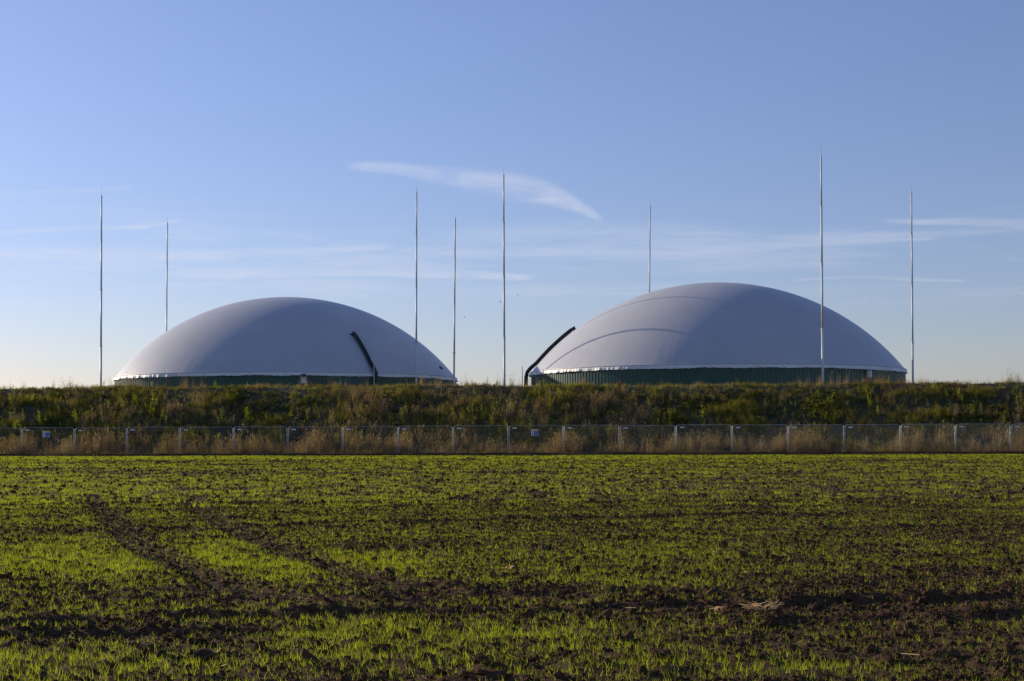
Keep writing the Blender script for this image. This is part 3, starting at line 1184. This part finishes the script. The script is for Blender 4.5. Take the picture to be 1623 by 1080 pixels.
def fence_meshes():
    f = MB()
    arc = lambda cx, a0, a1: [(cx + CR * math.cos(R(a)), 0, PH - CR + CR * math.sin(R(a))) for a in range(a0, a1 - 1, -18)]
    pts = [(0.02, 0, .03)] + arc(.02 + CR, 180, 90) + arc(PW - .02 - CR, 90, 0) + [(PW - .02, 0, .03)]
    f.tube(pts, [.022] * 3 + [.009] * (len(pts) - 6) + [.022] * 3, 8)
    f.tube([(.02, 0, .16), (PW - .02, 0, .16)], .012, 6, False)
    w = MB()
    n = 96
    for k in range(1, n):
        x = .02 + (PW - .04) * k / n
        e_ = min(x - .02, PW - .02 - x)
        top = PH if e_ > CR else PH - CR + math.sqrt(max(0, CR ** 2 - (CR - e_) ** 2))
        w.tube([(x, 0, .16), (x, 0, top)], .0009, 3, False)
    for k in range(1, 14):
        z = .16 + (PH - .16) * k / 14
        w.tube([(.02, .004, z), (PW - .02, .004, z)], .0009, 3, False)
    p = MB()
    p.box((.36, -.022, PH - .17), (.27, .006, .085))
    c = MB()
    c.box((PW + .02, 0, 1.35), (.13, .06, .07))
    c.tube([(PW + .02, -.06, 1.35), (PW + .02, .05, 1.35)], .014, 6)
    ft = MB()
    v0 = len(ft.v)
    for x in (PW + .03,):
        ft.v += [(x - .11, -.34, 0), (x + .11, -.34, 0), (x + .11, .34, 0), (x - .11, .34, 0), (x - .08, -.30, .13), (x + .08, -.30, .13), (x + .08, .30, .13), (x - .08, .30, .13)]
        ft.f += [(0, 3, 2, 1), (4, 5, 6, 7), (0, 1, 5, 4), (1, 2, 6, 5), (2, 3, 7, 6), (3, 0, 4, 7)]
    return f.mesh('frame', M['galv'], True), w.mesh('wire_infill', M['wire']), p.mesh('name_plate', M['plate']), c.mesh('coupler', M['galv']), ft.mesh('foot_block', M['dark'])


FM = fence_meshes()
WHERE = ['first mesh fence panel, cut off by the left edge of the photo', 'second fence panel from the left, carrying the left safety sign',
         'third fence panel from the left, around the leftmost mast', 'fourth fence panel from the left, right of the leftmost mast',
         'fifth fence panel from the left, below the left side of the left dome', 'sixth fence panel from the left, with the tallest weed behind it',
         'seventh fence panel from the left, below the round vent', 'eighth fence panel from the left, just left of the hose of the left tank',
         'ninth fence panel from the left, below the lower end of the left hose', 'tenth fence panel from the left, below the mast before the left dome',
         'fence panel directly left of the one with the middle safety sign', 'fence panel carrying the middle safety sign',
         'fence panel directly right of the one with the middle safety sign', 'eighth fence panel from the right edge, below the lit side of the right dome',
         'seventh fence panel from the right edge, below the top of the right dome', 'sixth fence panel from the right edge of the photo',
         'fifth fence panel from the right, its right end below the tallest mast', 'fourth fence panel from the right, below the white box on the right tank',
         'third fence panel from the right, below the rightmost mast', 'second fence panel from the right, with a bright weed pair behind it',
         ]
rf = random.Random(5)
for k in range(len(POSTS) - 1):
    (xa, ya), (xb, yb) = fence_pt(POSTS[k]), fence_pt(POSTS[k + 1])
    L = math.hypot(xb - xa, yb - ya)
    e = tag(link('fence_panel', None), WHERE[k], 'fence panel', 'wire mesh fence panels')
    e.location = (xa + .03, ya, -.04 + .001 * xa + rf.uniform(-.02, .02))
    e.rotation_euler = (R(rf.uniform(-1.0, 1.0)), R(rf.uniform(-.25, .25)), math.atan2(yb - ya, xb - xa))
    e.scale = ((L - .05) / PW, 1, 1)
    for nm, me in zip(('frame', 'wire_infill', 'name_plate', 'coupler', 'foot_block'), FM):
        o = link(nm, me, e)
        if nm == 'wire_infill':
            o['kind'] = 'stuff'

for px, lab in ((73.5, 'small blue and white safety sign on the fence near the left edge'), (847.5, 'small blue and white safety sign with yellow strip at the middle of the fence')):
    X, Y = fence_pt(px)
    e = tag(link('safety_sign', None), lab, 'sign', 'safety signs on the fence')
    e.location = (X, Y - .05, 1.24)
    W_, H_ = .46, .40
    b = MB()
    b.box((0, 0, H_ / 2), (W_, .008, H_))
    b.build('board', M['plate'], e)
    s_ = MB()
    s_.box((.075, -.007, H_ - .055), (.27, .006, .07))
    s_.build('yellow_strip', M['yellow'], e)
    for z in (H_ - .15, H_ - .24, H_ - .335):
        s_ = MB()
        s_.box((.075, -.007, z), (.27, .006, .075))
        s_.build('blue_strip', M['blue'], e)
    for k, z in enumerate((H_ - .055, H_ - .15, H_ - .24, H_ - .335)):
        s_ = MB()
        s_.tube([(-.145, -.004, z), (-.145, -.010, z)], .034, 12)
        s_.build('pictogram', M['yellow'] if k == 0 else M['blue'], e)

# ---------------------------------------------------------------- small things in the field
def fz(x, y):
    return float(field_height(np.array([x]), np.array([y]))[0])


def straw_clump(px, py, lab, w, n, seed, rise=1.0):
    r = random.Random(seed)
    x, y = gpt(px, py)
    e = tag(link('straw_clump', None), lab, 'straw', 'clumps of straw in the field')
    e.location = (x, y, fz(x, y) + .045)
    for k in range(n):
        s_ = MB()
        u = r.choice((-.42, -.30, -.12, .12, .36, .40)) * w
        a = r.uniform(-.9, .9) if u > .3 * w else r.choice((-1, 1)) * r.uniform(.9, 1.5)
        L = r.uniform(.05, .14)
        p = Vector((u + r.uniform(-.04, .04), r.uniform(-.05, .05), r.uniform(0, .02)))
        q = p + Vector((math.sin(a) * L, r.uniform(-.03, .03), abs(math.cos(a)) * L * .75 * rise + .01))
        mid = (p + q) / 2 + Vector((0, 0, .012))
        s_.tube([p, mid, q], [.0055, .0045, .003], 5)
        s_.build('straw', M['straw'], e)


straw_clump(1208, 980, 'clump of pale golden straw stubble in the near field on the right', .24, 30, 3)
straw_clump(1140, 975, 'short pieces of pale straw left of the larger straw clump', .08, 5, 4, .4)
straw_clump(805, 909, 'flat pale straw lying on the soil in the middle of the field', .10, 5, 6, .15)

BIG = [(765, 1074, .085, 'largest clod of earth, at the bottom edge of the photo'),
       (320, 1042, .085, 'reddish clod of earth among seedlings near the bottom left'),
       (672, 1026, .075, 'rounded dark clod in front of the bright green patch'),
       (605, 1030, .07, 'dark clod at the left of the bright green patch'),
       (1045, 1052, .07, 'rough clod near the bottom, right of the middle'),
       (1500, 1046, .08, 'dark clod near the bottom right corner'),
       (695, 975, .06, 'rough clod heap on the edge of the dark furrow in the middle')]
for k, (px, py, s_, lab) in enumerate(BIG):
    x, y = gpt(px, py)
    o = link('earth_clod', clod_mesh(7000 + k, 3))
    o.location = (x, y, fz(x, y) + s_ * .15)
    o.scale = (s_ * 1.25, s_, s_)
    o.rotation_euler = (0, 0, k * 1.3)
    tag(o, lab, 'clod', 'large clods of earth')

# ---------------------------------------------------------------- birds
BIRDS = [(737, 503, 'tiny bird flying between the left tank and the middle mast'),
         (794, 479, 'tiny bird flying just left of the middle mast'),
         (821, 469, 'tiny bird flying just right of the middle mast'),
         (849.5, 553, 'tiny faint bird just above the hose of the right tank'),
         (1381, 478.5, 'tiny bird flying between the two masts on the right'),
         (1615, 470, 'tiny bird flying at the right edge of the photo')]
for k, (px, py, lab) in enumerate(BIRDS):
    D = 235 + 12 * k
    e = tag(link('bird', None), lab, 'bird', 'birds in the sky')
    e.location = ((px - 811.5) / F * D, D, CAM_H + (682 - py - (px - 811.5) * math.tan(R(.18))) / F * D)
    e.rotation_euler = (0, R(random.uniform(-15, 15)), R(random.uniform(-60, 60)))
    b = MB()
    b.tube([(0, -.13, 0), (0, -.09, .01), (0, -.02, .01), (0, .06, 0), (0, .12, 0), (0, .15, 0)], [.012, .035, .045, .035, .015, .03], 8)
    b.build('body', M['bird'], e, True)
    for s in (-1, 1):
        w = MB()
        up = .10 + .04 * (k % 3)
        V = [(0.02 * s, .05, .02), (.11 * s, .06, .02 + up), (.24 * s, -.03, up * .9), (.11 * s, -.04, .015 + up), (.02 * s, -.05, .02)]
        w.v += V + [(a, b_, c_ - .008) for a, b_, c_ in V]
        w.f += [(0, 1, 3, 4), (1, 2, 3), (9, 8, 6, 5), (8, 7, 6), (0, 5, 6, 1), (1, 6, 7, 2), (2, 7, 8, 3), (3, 8, 9, 4)]
        w.build('wing', M['bird'], e)
